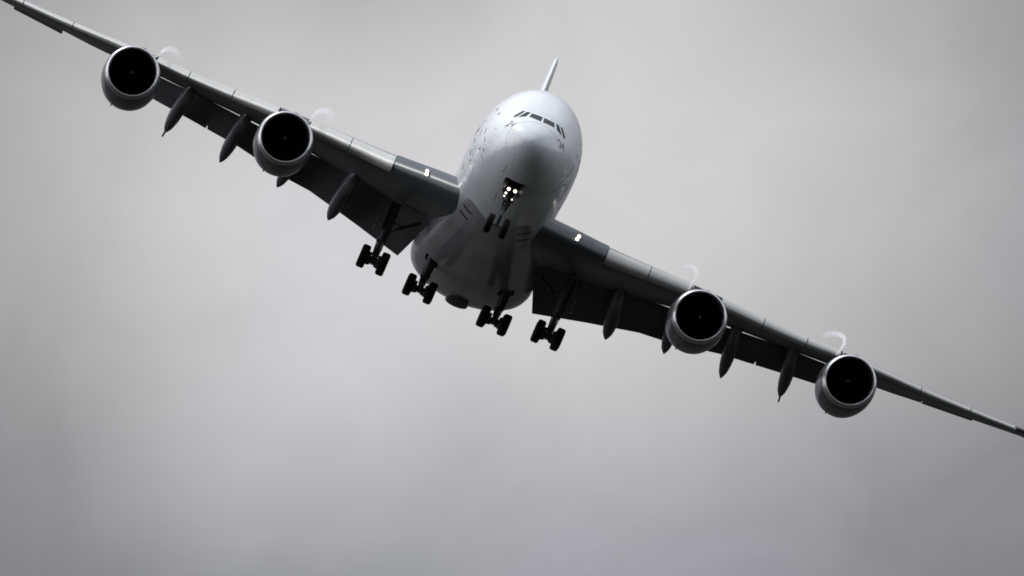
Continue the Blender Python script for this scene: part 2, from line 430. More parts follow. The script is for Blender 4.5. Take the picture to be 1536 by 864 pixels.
# door outlines, probes, small hatches and the first cabin windows
def strip_loop(Y0, Y1, Z0, Z1, s, w=0.022, parent=None, name='cabin_door'):
    bm = bmesh.new()
    def seg(a, b_, n=8):
        pts = [fus_side(a[0] + (b_[0]-a[0])*k/n, a[1] + (b_[1]-a[1])*k/n, s) for k in range(n+1)]
        pts = [p + fus_nrm(p) * 0.004 for p in pts]
        add_tube(bm, pts, w/2, 5)
    seg((Y0, Z0), (Y0, Z1)); seg((Y1, Z0), (Y1, Z1)); seg((Y0, Z0), (Y1, Z0)); seg((Y0, Z1), (Y1, Z1))
    return obj(name, bm, M['seam'], parent)
for s in (1, -1):
    strip_loop(6.5, 7.6, -1.85, 0.05, s, parent=fus)
    strip_loop(12.2, 13.3, 1.0, 2.7, s, parent=fus)
    strip_loop(14.6, 15.7, -1.85, 0.05, s, parent=fus)
    for (Y, z) in ((1.9, -0.75), (2.6, -1.35), (3.3, -1.75), (2.9, -0.95)):
        bm = bmesh.new(); p = fus_side(Y, z, s); n = fus_nrm(p)
        add_tube(bm, [p, p + n*0.05, p + n*0.07 + Vector((0, -0.12, 0))], [0.025, 0.02, 0.010], 8)
        obj('air_probe', bm, M['seam'], fus)
    for (Y, z, w, h) in ((4.9, -0.95, 0.16, 0.4), (5.6, -2.0, 0.5, 0.10), (4.4, -1.6, 0.12, 0.34), (6.0, 0.9, 0.55, 0.05), (5.2, -2.55, 0.09, 0.5), (8.3, -1.9, 0.12, 0.5), (9.6, -2.2, 0.5, 0.12)):
        patch('skin_hatch', [(Y-w/2, z-h/2), (Y+w/2, z-h/2), (Y+w/2, z+h/2), (Y-w/2, z+h/2)], lambda a, c, s=s: fus_side(a, c, s), M['hatch'], fus, 2, 2, 0.006)
    for Y, z, w, h in (((4.3, .30, .4, .18), (5.7, .75, .45, .2), (6.2, -.9, .3, .4), (8.1, -1.2, .6, .3), (8.6, 1.0, .6, .3), (9.6, -1.7, .7, .4), (4.6, -2.2, .3, .25), (11, .7, .9, .5)) if s < 0 else ((5.0, -.1, .35, .25), (4.6, -2.0, .3, .25), (8.3, .9, .6, .2))):
        patch('livery_marking', [(Y-w/2, z-h/2), (Y+w/2-.08, z-h/2), (Y+w/2, z+h/2), (Y-w/2+.08, z+h/2)], lambda a, c, s=s: fus_side(a, c, s), M['titles'], fus, 4, 4, 0.005)
    for row, (z, ys) in enumerate(((-0.35, [8.2 + 0.64*i for i in range(9)]), (2.12, [9.2 + 0.64*i for i in range(4)]))):
        for Y in ys:
            patch('cabin_window', [(Y-.13, z-.18), (Y+.13, z-.18), (Y+.13, z+.18), (Y-.13, z+.18)], lambda a, c, s=s: fus_side(a, c, s), M['glass'], fus, 2, 2, 0.008)
    bm = bmesh.new()
    for z, ya, yb in ((-0.35, 16.4, 56), (2.12, 14.2, 55)):
        Y = ya
        while Y < yb:
            V = [bm.verts.new((lambda p: p + fus_nrm(p)*0.008)(fus_side(Y+a, z+c, s))) for a, c in ((-.13,-.18),(.13,-.18),(.13,.18),(-.13,.18))]
            bm.faces.new(V); Y += 0.64
    w_ = obj('cabin_window', bm, M['glass'], fus); w_['kind'] = 'stuff'
# radome seam and keel seams
bm = bmesh.new()
add_tube(bm, [(lambda p: p + fus_nrm(p)*0.003)(fus_pt(1.25, 2*math.pi*k/60)) for k in range(61)], 0.007, 5, caps=False)
obj('radome_seam', bm, M['seam'], fus)
for s in (1, -1):
    for Y0, X0, Y1, X1 in ((1.9, 0.95, 3.0, 1.05), (6.8, 0.8, 9.5, 0.8)):
        bm = bmesh.new()
        add_tube(bm, [(lambda p: p + fus_nrm(p)*0.003)(fus_under(s*(X0+(X1-X0)*k/10), Y0+(Y1-Y0)*k/10)) for k in range(11)], 0.016, 5)
        obj('belly_seam', bm, M['hatch'], fus)

# ------------------------------------------------------------------ belly fairing
BY = [11.0, 14, 17, 21, 25, 29, 33, 37, 40, 43, 46, 49, 52]
BW = [1.5, 2.25, 2.72, 3.1, 3.40, 3.66, 3.92, 4.24, 4.36, 4.2, 3.6, 2.8, 1.6]
BT = [-1.6, -1.4, -1.3, -1.3, -1.4, -1.6, -2.0, -2.3, -2.4, -2.4, -2.4, -2.5, -2.6]
BB = [-3.9, -4.10, -4.22, -4.40, -4.60, -4.80, -4.97, -5.09, -5.12, -5.04, -4.75, -4.2, -3.4]
BC = [-2.9, -2.85, -2.75, -2.7, -2.75, -2.85, -3.0, -3.15, -3.2, -3.2, -3.2, -3.2, -3.0]
bfn = [pchip(BY, v) for v in (BW, BT, BB, BC)]
def belly_pt(Y, th, e=0.97):
    w, t_, b_, c = (f(Y) for f in bfn)
    cs, sn = math.cos(th), math.sin(th)
    x = w * math.copysign(abs(cs)**e, cs); h = (t_ - c) if sn > 0 else (c - b_)
    return Vector((x, Y, c + h * math.copysign(abs(sn)**e, sn)))
def belly_under(X, Y):
    w, t_, b_, c = (f(Y) for f in bfn); u = min(0.999, abs(X)/w)
    cs = u**(1/0.97); sn = math.sqrt(1 - cs*cs)
    return Vector((X, Y, c - (c - b_) * sn**0.97))
bm = bmesh.new()
add_ring_loft(bm, [[belly_pt(11 + i*0.5, 2*math.pi*k/72) for k in range(72)] for i in range(83)], True, True)
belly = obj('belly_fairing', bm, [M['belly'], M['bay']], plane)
cut(belly, [((2.72, 35.95, -4.95), (1.0, 1.7, 2.0)), ((-2.72, 35.95, -4.95), (1.0, 1.7, 2.0))])
for s in (1, -1):
    for Y, x0, x1 in ((17.3, 1.65, 2.35), (19.2, 1.75, 2.45)):
        bm = bmesh.new(); G = []
        for a in (0, .25, .5, .75, 1):
            for dy in (0, 0.42):
                x = s * (x0 + (x1-x0)*a)
                p = belly_under(x, Y + dy)
                q = fus_under(x, Y + dy)
                G.append((p if p.z < q.z else q) + Vector((0, 0, -0.012)))
        V = [bm.verts.new(p) for p in G]
        for i in range(4): bm.faces.new((V[2*i], V[2*i+2], V[2*i+3], V[2*i+1]))
        obj('air_inlet', bm, M['black'], belly)
# closed centre keel door bulge at the back of the fairing
bm = bmesh.new()
add_ring_loft(bm, [[Vector((0.0 + w*math.cos(a), Y, z + h*math.sin(a))) for a in [2*math.pi*k/20 for k in range(20)]]
                   for Y, w, h, z in ((41.4, .2, .05, -5.08), (42.0, .62, .16, -5.10), (43.0, .8, .26, -5.16), (44.2, .82, .28, -5.14), (45.2, .7, .22, -5.0), (46.0, .3, .1, -4.85))], True, True)
obj('keel_fairing', bm, M['black'], belly)

# ------------------------------------------------------------------ tail
def airfoil(n=18):
    up = []
    for i in range(n + 1):
        u = (1 - math.cos(math.pi * i / n)) / 2
        y = 5 * (0.2969*math.sqrt(u) - 0.1260*u - 0.3516*u*u + 0.2843*u**3 - 0.1036*u**4)
        up.append((u, y))
    return up
AF = airfoil(20)
def sym_section(le, chord, tc, n=None):
    pts = [(u*chord, y*tc*chord) for u, y in AF] + [(u*chord, -y*tc*chord) for u, y in AF[-2:0:-1]]
    return pts
bm = bmesh.new(); rings = []
for z, yl, c, tc in ((3.2, 51.5, 15.0, .085), (4.6, 54.3, 12.2, .07), (8, 57.3, 10.2, .085), (13.3, 62.0, 7.8, .092), (17.25, 65.4, 5.7, .074), (17.6, 65.9, 4.9, .052), (17.69, 66.4, 3.8, .012)):
    rings.append([Vector((y, yl + x, z)) for x, y in sym_section(yl, c, tc)])
add_ring_loft(bm, rings, True, True)
fin = obj('tail_fin', bm, M['white'], plane)
for s in (1, -1):
    bm = bmesh.new(); rings = []
    for x, yl, c, z, tc in ((0.6, 58.5, 10.5, 1.9, .10), (2.0, 59.6, 9.9, 2.0, .10), (8, 64.2, 7.0, 2.8, .095), (14.6, 69.0, 4.0, 3.6, .09), (15.1, 70.0, 2.6, 3.65, .05)):
        rings.append([Vector((x, yl + a, z + b_)) for a, b_ in sym_section(yl, c, tc)])
    add_ring_loft(bm, rings, True, True)
    if s < 0: mirror(bm)
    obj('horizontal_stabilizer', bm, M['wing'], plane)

# ------------------------------------------------------------------ wing definition (|X| stations)
I = lambda x, xs, ys: float(np.interp(x, xs, ys))
LEX = [0, 3.5, 14.85, 25.9, 39.5, 40.3]; LEY = [16.2, 19.0, 28.6, 36.8, 46.6, 47.2]; CH = [22.0, 18.5, 11.2, 6.9, 3.6, 3.3]
w_le = lambda x: I(x, LEX, LEY)
w_ch = lambda x: I(x, LEX, CH)
w_te = lambda x: w_le(x) + w_ch(x)
TCX = [0, 3.5, 7.6, 14.8, 26, 39.6]; TCV = [.140, .130, .115, .108, .104, .10]
w_tc = lambda x: I(x, TCX, TCV)
zb_x = [0, 3.5, 7.5, 10.75, 13.4, 16.45, 19.2, 22.35, 24.6, 27.7, 31.6, 34.4, 38.8, 40]
zb_v = [-2.7, -2.35, -2.07, -1.57, -1.15, -.72, -.43, -.05, .32, .78, 1.22, 1.62, 2.31, 2.52]
w_band = pchip(zb_x, zb_v)
NOSE_UP = lambda x: I(x, [0, 3.5, 5.3, 7.6, 10.6, 13, 19, 22.5, 26, 31, 39.6], [-.3, -.27, -.12, .02, .08, .13, .14, .18, .21, .25, .28])
w_zle = lambda x: w_band(x) + NOSE_UP(x)
zt_x = [0, 5, 12, 13.4, 17.2, 18.3, 21.8, 24.5, 28.5, 31.8, 35.7, 39.6]
zt_v = [-2.5, -1.85, -.80, -.55, .02, .17, .55, .86, 1.18, 1.72, 2.32, 2.95]
w_zte = pchip(zt_x, zt_v)
def w_pt(x, u, side):
    """point of the clean wing: side +1 upper, -1 lower, 0 chord"""
    c = w_ch(x); tc = w_tc(x)
    y = 5 * (0.2969*math.sqrt(max(u, 0)) - 0.1260*u - 0.3516*u*u + 0.2843*u**3 - 0.1036*u**4) * tc * c
    camber = 0.014 * c * math.sin(math.pi * min(1, u)**0.8)
    return Vector((x, w_le(x) + u*c, w_zle(x) + (w_zte(x) - w_zle(x))*u + camber + (y if side > 0 else -y if side < 0 else 0)))
NU = 22
def wing_ring(x, cu, cl, flap_cove, setback=False):
    a0, b0 = (0.085, 0.055) if setback else (0.0, 0.0)
    us_u = [a0 + (cu - a0) * (1 - i/NU)**2 for i in range(NU + 1)]
    us_l = [b0 + (cl - b0) * (i/NU)**2 for i in range(0 if setback else 1, NU + 1)]
    if not setback: us_l = [us_l[0]*.02] + us_l
    ring = [w_pt(x, u, 1) for u in us_u] + [w_pt(x, u, -1) for u in us_l]
    if flap_cove:
        a = w_pt(x, cl, -1); b_ = w_pt(x, cu, 1); c = w_ch(x)
        ring.append(Vector((x, a.y + 0.01*c, b_.z - 0.018*c - 0.05)))
        ring.append(Vector((x, b_.y - 0.01, b_.z - 0.05)))
    else:
        a = w_pt(x, cl, -1); b_ = w_pt(x, cu, 1)
        ring.append(a.lerp(b_, .35)); ring.append(a.lerp(b_, .7))
    return ring
FL = {  # extended flap: leading and trailing edge by |X|
 'x': [4.0, 8.5, 12.1, 14.1, 17.8, 20.1, 22.0, 24.5, 27.5],
 'yl': [36.3, 37.2, 38.2, 38.7, 39.8, 40.6, 41.2, 42.2, 43.3], 'zl': [-1.55, -1.20, -.80, -.57, -.07, .24, .44, .70, 1.0],
 'yt': [40.5, 40.7, 41.05, 41.3, 42.04, 42.7, 43.4, 44.2, 45.1], 'zt': [-4.62, -3.47, -2.60, -2.38, -1.55, -1.20, -.87, -.48, -.05]}
def flap_edge(x):
    return (I(x, FL['x'], FL['yl']), I(x, FL['x'], FL['zl']), I(x, FL['x'], FL['yt']), I(x, FL['x'], FL['zt']))
def flap_ring(x, xt=None, nip=0.0):
    yl, zl, yt, zt = flap_edge(x if xt is None else xt)
    yl2, zl2, _, _ = flap_edge(x)
    yl, zl = yl2, zl2
    d = Vector((0, yt - yl, zt - zl)); c = d.length; d.normalize(); n = Vector((0, -d.z, d.y))
    out = []
    for u, y, sg in [(u, y, 1) for u, y in AF] + [(u, y, -1) for u, y in AF[-2:0:-1]]:
        th = y * 0.13 * c
        p = Vector((x + ((xt - x) * u if xt is not None else 0) + (nip if u > .86 else 0), yl, zl)) + d * (u*c) + n * ((th if sg > 0 else -th*0.6) + 0.03*c*math.sin(math.pi*u))
        out.append(p)
    return out

def build_wing(s):
    wings_parent = plane
    bm = bmesh.new(); rings = []
    stations = [(2.2, 1), (3.0, 1), (4, 1), (5, 1), (6, 1), (7, 1), (7.6, 1), (8.5, 1), (9.5, 1), (10.7, 1), (12, 1), (13.2, 1), (14.3, 1), (15.4, 1), (16.5, 1), (18, 1), (19.5, 1), (21, 1),
                (22.5, 1), (24, 1), (25.5, 1), (26.6, 1), (27.5, 1), (27.56, 0), (29, 0), (30.5, 0), (32, 0), (33.5, 0), (35, 0), (36.6, 0), (38.3, 0), (38.36, 2), (39.2, 2), (40.2, 2)]
    full = []
    for x, k in stations:
        full.append((x, k, 7.6 < x < 38.5))
    for e_, k in ((7.61, 1), (38.37, 2)):
        up_ = e_ == 7.61
        full += [(e_ - .004, k, not up_), (e_ + .004, k, up_)]
    full = [q for q in full if q[0] not in (7.6,)]
    for x, k, sb in sorted(full):
        if x > 38.3: sb = x < 38.372
        rings.append(wing_ring(x, *((0.925, 0.79, True) if k == 1 else (0.78, 0.78, False) if k == 0 else (1.0, 0.999, False)), setback=sb))
    x = 39.6
    add_ring_loft(bm, rings, True, True)
    if s < 0: mirror(bm)
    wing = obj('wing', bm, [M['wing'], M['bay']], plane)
    cut(wing, [((s*5.75, 33.1, -3.9), (2.9, 2.7, 3.2))])
    # slats: thin curved shells pushed forward and drooped
    segs = [(7.62, 10.68), (10.74, 13.85), (16.0, 19.2), (19.26, 22.45), (22.51, 25.2), (26.3, 31.15), (31.21, 34.95), (35.01, 38.5)]
    for x0, x1 in segs:
        bm = bmesh.new(); rings = []
        for k in range(7):
            x = x0 + (x1 - x0) * k / 6; c = w_ch(x)
            uu = I(x, [7, 15, 26, 39], [.078, .105, .145, .18]); ul = uu * 0.42
            prof = [w_pt(x, uu*(1 - i/14)**2, 1) for i in range(15)] + [w_pt(x, ul*(i/8)**2, -1) for i in range(1, 9)]
            hinge = w_pt(x, uu*0.8, -1)
            ang = R(I(x, [7, 15, 39], [5, 6, 8]))
            inner = []
            cen = w_pt(x, uu*0.55, 0)
            for p in reversed(prof[1:-1]):
                inner.append(p + (cen - p) * 0.16)
            ring = []
            for p in prof + inner:
                q = p - hinge
                y = q.y*math.cos(ang) - q.z*math.sin(ang); z = q.y*math.sin(ang) + q.z*math.cos(ang)
                ring.append(Vector((x, hinge.y + y - 0.016*c, hinge.z + z - 0.006*c)))
            rings.append(ring)
        add_ring_loft(bm, rings, True, True)
        if s < 0: mirror(bm)
        obj('slat', bm, M['slat'], wing)
    # inboard droop nose: a slight forward-down leading edge
    bm = bmesh.new(); rings = []
    for k in range(9):
        x = 2.8 + (7.56 - 2.8) * k / 8; c = w_ch(x); uu = .085; ul = .06
        prof = [w_pt(x, uu*(1 - i/14)**2, 1) for i in range(15)] + [w_pt(x, ul*(i/8)**2, -1) for i in range(1, 9)]
        hinge = w_pt(x, .06, -1); ang = R(2 + 7 * k / 8); cen = w_pt(x, uu*.6, 0)
        ring = []
        for p in prof + [p + (cen - p)*.2 for p in reversed(prof[1:-1])]:
            q = p - hinge
            ring.append(Vector((x, hinge.y + q.y*math.cos(ang) - q.z*math.sin(ang) - .1, hinge.z + q.y*math.sin(ang) + q.z*math.cos(ang))))
        rings.append(ring)
    add_ring_loft(bm, rings, True, True)
    if s < 0: mirror(bm)
    obj('droop_nose', bm, M['wing'], wing)
    # flaps
    for x0, x1, t0 in ((3.5, 12.115, 4.93), (12.105, 20.21, None), (20.205, 27.4, None)):
        bm = bmesh.new(); rings = []
        for k in range(15):
            x = x0 + (x1 - x0) * k / 14
            rings.append(flap_ring(x, None if t0 is None else t0 + (x1 - t0) * k / 14, -.07 if x == 20.21 else .06 if x == 20.205 else 0))
        add_ring_loft(bm, rings, True, True)
        if s < 0: mirror(bm)
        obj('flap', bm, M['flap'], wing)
    # ailerons
    defl = {1: (4, 6, 0), -1: (-5, 9, 0)}[s]
    for (x0, x1), a in zip(((27.62, 31.83), (31.88, 35.65), (35.70, 38.3)), defl):
        bm = bmesh.new(); rings = []; ang = -R(a)
        for k in range(5):
            x = x0 + (x1 - x0) * k / 4
            h = w_pt(x, .79, 0)
            ring = []
            for p in [w_pt(x, u, 1) for u in (1.0, .95, .9, .85, .79)] + [w_pt(x, u, -1) for u in (.79, .85, .9, .95, .999)]:
                q = p - h
                ring.append(Vector((x, h.y + q.y*math.cos(ang) - q.z*math.sin(ang) + .01, h.z + q.y*math.sin(ang) + q.z*math.cos(ang))))
            rings.append(ring)
        add_ring_loft(bm, rings, True, True)
        if s < 0: mirror(bm)
        obj('aileron', bm, M['wing'], wing)
    # canoe fairings over the flap tracks
    for xf, xt, yt, zt in ((9.64, 10.19, 41.16, -3.91), (13.6, 14.23, 41.98, -3.08), (17.87, 18.47, 43.38, -2.83), (22.07, 22.73, 44.89, -2.17)):
        sc = I(xf, [9, 14, 22], [1.15, 1.0, 1.0])
        y0 = w_te(xf) - 5.6 * sc
        zl = lambda Y: w_pt(xf, (Y - w_le(xf))/w_ch(xf), -1).z
        P = [Vector((xf, y0, zl(y0) + .12)), Vector((xf + .04, y0 + 1.6, zl(y0+1.6) - .10)), Vector((xf + .15, y0 + 3.1*sc, zl(y0+3.1*sc) - .42))]
        tip = Vector((xt, yt, zt))
        ctrl = P + [P[2].lerp(tip, .5) + Vector((0, 0, .12)), tip]
        path = []
        ts = [0, .25, .5, .75, 1.0]
        fx = [pchip(ts, [p[i] for p in ctrl]) for i in range(3)]
        bm = bmesh.new(); rings = []
        for k in range(25):
            t_ = k / 24; p = Vector([f(t_) for f in fx])
            d = (Vector([f(min(1, t_+.01)) for f in fx]) - Vector([f(max(0, t_-.01)) for f in fx])).normalized()
            r_ = I(t_, [0, .08, .2, .45, .7, .82, .91, .97, 1], [.06, .24, .38, .46, .47, .43, .32, .15, .03]) * sc
            xx = Vector((1, 0, 0)); xx = (xx - d*xx.dot(d)).normalized(); zz = xx.cross(d)
            rings.append([p + xx*(r_*math.cos(a)) + zz*(r_*1.25*math.sin(a)) for a in [2*math.pi*j/24 for j in range(24)]])
        add_ring_loft(bm, rings, True, True)
        if xf > 20:                                   # the outer one ends in a small drain mast
            add_tube(bm, [tip + Vector((0, -.08, .06)), tip + Vector((.06, .15, -.30))], [.07, .06], 8)
        if s < 0: mirror(bm)
        obj('flap_track_fairing', bm, M['fairing'], wing)
    # landing lamps in the leading edge
    for du, dz in ((0.0, .06), (-.05, -.16)):
        bm = bmesh.new()
        c = Vector((5.40 + du, 20.43 if dz > 0 else 20.37, -2.02 + dz))
        p = None
        add_lathe(bm, [(-.10, 0.0, 1), (-.09, .075, 1), (-.05, .11, 1), (0.0, .12, 0), (.35, .12, 0), (.35, 0.0, 0)], c, (0, 1, 0), 20)
        if s < 0: mirror(bm)
        obj('landing_light', bm, [M['strut'], M['lamp']], wing)
    # wing tip fence
    bm = bmesh.new(); rings = []
    for z, y, c in ((-1.05, 1.6, .6), (-.5, .75, 2.0), (0, 0.0, 3.4), (.6, .9, 2.3), (1.2, 2.0, .7)):
        rings.append([Vector((40.25 + b_ + .10*abs(z), w_le(40.2) + y + a, 2.95 + z)) for a, b_ in sym_section(0, c, .04)])
    add_ring_loft(bm, rings, True, True)
    if s < 0: mirror(bm)
    obj('wingtip_fence', bm, M['white'], wing)
    return wing
wing_of = {s: build_wing(s) for s in (1, -1)}

# ------------------------------------------------------------------ engines
def build_engine(x, y, z, s, outer):
    ax = Vector((0, math.cos(R(1.6)), -math.sin(R(1.6))))
    c = Vector((s*x, y, z))
    bm = bmesh.new()
    prof = [(1.6, 1.46, 1), (1.2, 1.46, 1), (0.7, 1.48, 1), (0.30, 1.53, 2), (0.12, 1.565, 2), (0.03, 1.61, 2), (0.0, 1.65, 2), (0.03, 1.70, 2), (0.12, 1.755, 2), (0.28, 1.79, 2), (0.45, 1.83, 0), (0.8, 1.885, 0),
            (1.3, 1.93, 0), (2.0, 1.96, 0), (2.8, 1.96, 0), (3.5, 1.91, 0), (4.2, 1.84, 0), (4.9, 1.66, 0), (5.3, 1.52, 0), (5.3, 1.48, 1), (4.6, 1.42, 1), (3.4, 1.42, 1), (1.6, 1.46, 1)]
    add_lathe(bm, prof, c, ax, 72)
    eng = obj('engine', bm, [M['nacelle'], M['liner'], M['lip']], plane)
    # fan
    bm = bmesh.new(); n = 24
    for k in range(n):
        a = 2*math.pi*k/n
        V = []
        for r_, tw, ch in ((.40, 20, .30), (.8, 38, .40), (1.2, 52, .46), (1.44, 60, .42)):
            rad = Vector((math.cos(a), 0, math.sin(a))); tan = Vector((-math.sin(a), 0, math.cos(a)))
            o_ = c + ax*1.45 + rad*r_
            d = ax*math.cos(R(tw)) + tan*math.sin(R(tw))
            V.append((bm.verts.new(o_ - d*ch/2), bm.verts.new(o_ + d*ch/2)))
        for i in range(3): bm.faces.new((V[i][0], V[i+1][0], V[i+1][1], V[i][1]))
    bmesh.ops.solidify(bm, geom=bm.faces[:], thickness=0.02)
    add_lathe(bm, [(1.75, 0), (1.75, 1.45), (1.78, 1.45), (1.78, 0)], c, ax, 48)
    obj('fan', bm, M['blade'], eng)
    bm = bmesh.new()
    add_lathe(bm, [(.82, 0), (.86, .07), (.95, .17), (1.10, .28), (1.3, .38), (1.5, .42), (1.7, .42)], c, ax, 32)
    spin = obj('spinner', bm, M['spinner'], eng)
    bm = bmesh.new()
    t0 = {(-1, True): 1.4, (-1, False): 1.2, (1, False): .3, (1, True): 1.5}[(s, outer)]
    x_, y_ = frame_for(ax)
    pts = []
    for k in range(9):
        a = t0 + 1.3*k/8; r_ = .09 + .11*k/8
        d_ = I(r_, [0, .07, .17, .28], [.82, .86, .95, 1.10])
        pts.append(c + ax*(d_ - .012) + (x_*math.cos(a) + y_*math.sin(a))*r_)
    add_tube(bm, pts, [.010, .016, .02, .024, .024, .024, .02, .016, .008], 6)
    obj('spinner_mark', bm, M['mark'], eng)
    # core nozzle and plug
    bm = bmesh.new()
    add_lathe(bm, [(3.0, 1.05), (4.6, 1.08), (5.6, .95), (6.5, .70), (6.5, .66), (5.5, .75), (3.0, .8)], c, ax, 40)
    add_lathe(bm, [(5.6, .55), (6.3, .50), (7.0, .25), (7.4, 0)], c, ax, 32)
    obj('exhaust_nozzle', bm, M['core'], eng)
    # pylon
    bm = bmesh.new(); X = x; yl = w_le(X); zl = w_zle(X); rings = []
    for Y, zt, zb, hw in ((y + 1.9, z + 1.97, z + 1.2, .06), (y + 2.5, z + 2.22, z + 1.2, .20), (y + 3.6, z + 2.45, z + 1.0, .30), (yl - .3, max(z + 2.5, zl + .20), z + .9, .34),
                          (yl + .8, w_pt(X, .8/w_ch(X), 1).z - .05, z + .9, .34), (yl + 2.2, w_pt(X, 2.2/w_ch(X), 0).z, z + 1.0, .30), (yl + 4.5, w_pt(X, 4.5/w_ch(X), 0).z, w_pt(X, 4.5/w_ch(X), -1).z - .35, .2), (yl + 5.6, w_pt(X, 5.6/w_ch(X), 0).z, w_pt(X, 5.6/w_ch(X), -1).z - .02, .06)):
        r_ = []
        for k in range(20):
            a = 2*math.pi*k/20; cs, sn = math.cos(a), math.sin(a)
            r_.append(Vector((s*X + hw*math.copysign(abs(cs)**.6, cs), Y, (zt+zb)/2 + (zt-zb)/2*math.copysign(abs(sn)**.6, sn))))
        rings.append(r_)
    add_ring_loft(bm, rings, True, True)
    obj('pylon', bm, M['fairing'], eng)
    # strake on the inboard shoulder
    bm = bmesh.new(); a = R(27)
    rad = Vector((-s*math.sin(a), 0, math.cos(a)))
    P = [(1.75, 1.93), (3.35, 1.93), (3.35, 2.40), (2.9, 2.50), (2.55, 2.40)]
    tn = rad.cross(ax).normalized()
    fr = [bm.verts.new(c + ax*q[0] + rad*q[1] + tn*.03) for q in P]; bk = [bm.verts.new(c + ax*q[0] + rad*q[1] - tn*.03) for q in P]
    bm.faces.new(fr); bm.faces.new(bk[::-1])
    for i in range(5): bm.faces.new((fr[i], bk[i], bk[(i+1) % 5], fr[(i+1) % 5]))
    obj('strake', bm, M['fairing'], eng)
    # drain mast under the cowl
    bm = bmesh.new()
    add_tube(bm, [c + ax*3.0 + Vector((-.5, 0, -1.93)), c + ax*3.05 + Vector((-.52, 0, -2.10))], [.05, .03], 8)
    obj('drain_mast', bm, M['black'], eng)
    return eng
for s in (-1, 1):
    build_engine(14.78, 22.5, -3.23, s, False)
    build_engine(25.94, 30.7, -1.75, s, True)

# ------------------------------------------------------------------ landing gear
def wheel(parent, c, r_, w, n=36):
    bm = bmesh.new(); h = w/2; k = r_/.7
    prof = [(-h*.55, 0.0, 1), (-h*.55, .24*k, 1), (-h*.80, .30*k, 1), (-h*.82, .34*k, 0), (-h*.97, .42*k, 0), (-h, .52*k, 0), (-h*.93, .62*k, 0), (-h*.74, .675*k, 0), (-h*.5, .695*k, 0),
            (-h*.32, .70*k, 0), (-h*.30, .685*k, 0), (-h*.26, .685*k, 0), (-h*.24, .70*k, 0), (-.04*h, .70*k, 0), (-.03*h, .685*k, 0), (.03*h, .685*k, 0), (.04*h, .70*k, 0), (h*.24, .70*k, 0), (h*.26, .685*k, 0), (h*.30, .685*k, 0), (h*.32, .70*k, 0),
            (h*.5, .695*k, 0), (h*.74, .675*k, 0), (h*.93, .62*k, 0), (h, .52*k, 0), (h*.97, .42*k, 0), (h*.82, .34*k, 0), (h*.80, .30*k, 1), (h*.55, .24*k, 1), (h*.55, 0, 1)]
    add_lathe(bm, prof, c, (1, 0, 0), n)
    return obj('wheel', bm, [M['tyre'], M['rim']], parent)
def build_bogie_gear(name, s, x, y, z, tilt, track, axles, top):
    """bogie centre (s*x, y, z); axle offsets along the tilted beam; top = where the leg enters the airframe"""
    bm = bmesh.new(); C0 = Vector((s*x, y, z)); T = Vector((s*top[0], top[1], top[2]))
    bd = Vector((0, math.cos(tilt), math.sin(tilt)))
    a0, a1 = axles[0], axles[-1]
    add_tube(bm, [C0 + bd*(a0 - .22), C0 + bd*(a0 + .1), C0 + bd*(a1 - .1), C0 + bd*(a1 + .22)], [.20, .27, .27, .20], 14)
    for a in axles:
        q = C0 + bd*a
        add_tube(bm, [q - Vector((track/2, 0, 0)), q + Vector((track/2, 0, 0))], .23, 12)
        for k in (-1, 1):
            add_lathe(bm, [(-.15, 0), (-.15, .30), (-.10, .38), (.12, .38), (.15, .34), (.15, 0)], q + Vector((k*(track/2 - .32), 0, 0)), (1, 0, 0), 20)      # brake packs
            add_tube(bm, [q + Vector((k*.22, -.02, -.16)), q + Vector((k*.22, .02, -.33))], [.10, .07], 8)              # brake lines under the beam
    K = C0.lerp(T, .34)
    add_tube(bm, [C0 + Vector((0, 0, .05)), K], .20, 14, 1)               # bright oleo
    add_tube(bm, [K.lerp(C0, .12), K, C0.lerp(T, .42), T], [.31, .33, .30, .36], 16)
    add_tube(bm, [C0 + Vector((0, .1, .12)), C0.lerp(T, .17) + Vector((0, .48, 0)), K + Vector((0, .26, .05))], [.08, .06, .08], 8)    # torque link
    add_tube(bm, [C0 + bd*(a0 + .15) + Vector((0, 0, .18)), K + Vector((0, -.30, .15))], [.07, .07], 8)                                  # pitch trimmer
    for k in (-1, 1):
        add_tube(bm, [C0 + Vector((k*.20, -.12, .25)), K + Vector((k*.26, -.2, -.02)), K + Vector((k*.30, -.18, .55)), C0.lerp(T, .8) + Vector((k*.30, -.15, 0))], .035, 6)  # hoses
    o = obj(name, bm, [M['strut'], M['chrome']], plane)
    for a in axles:
        for k in (-1, 1): wheel(o, C0 + bd*a + Vector((k*track/2, 0, 0)), .73, .57)
    return o
for s in (-1, 1):
    wg = build_bogie_gear('wing_gear', s, 6.33, 32.55, -6.70, R(4.5), 1.40, (-.85, .85), (6.35, 32.3, -2.6))
    bm = bmesh.new()
    add_tube(bm, [(s*6.30, 32.4, -4.75), (s*5.35, 32.75, -3.85), (s*4.35, 33.1, -3.05)], [.10, .12, .11], 10)
    add_tube(bm, [(s*6.30, 32.4, -3.9), (s*5.35, 32.75, -3.80)], .07, 8)
    add_tube(bm, [(s*6.30, 32.3, -4.3), (s*6.1, 33.8, -2.7)], .09, 8)
    obj('gear_brace', bm, M['strut'], wg)
    bm = bmesh.new(); rot = Matrix.Rotation(s*R(-6), 3, 'Y')
    add_box(bm, (s*7.05, 32.3, -3.65), (.07, 1.7, 2.0), rot)
    obj('gear_door', bm, M['fairing'], wg)
    bg = build_bogie_gear('body_gear', s, 2.70, 36.05, -6.63, R(8.3), 1.52, (-1.7, 0, 1.7), (2.72, 35.8, -4.0))
    bm = bmesh.new()
    add_tube(bm, [(s*2.7, 35.95, -5.3), (s*2.7, 37.6, -4.4)], .10, 8)
    obj('gear_brace', bm, M['strut'], bg)
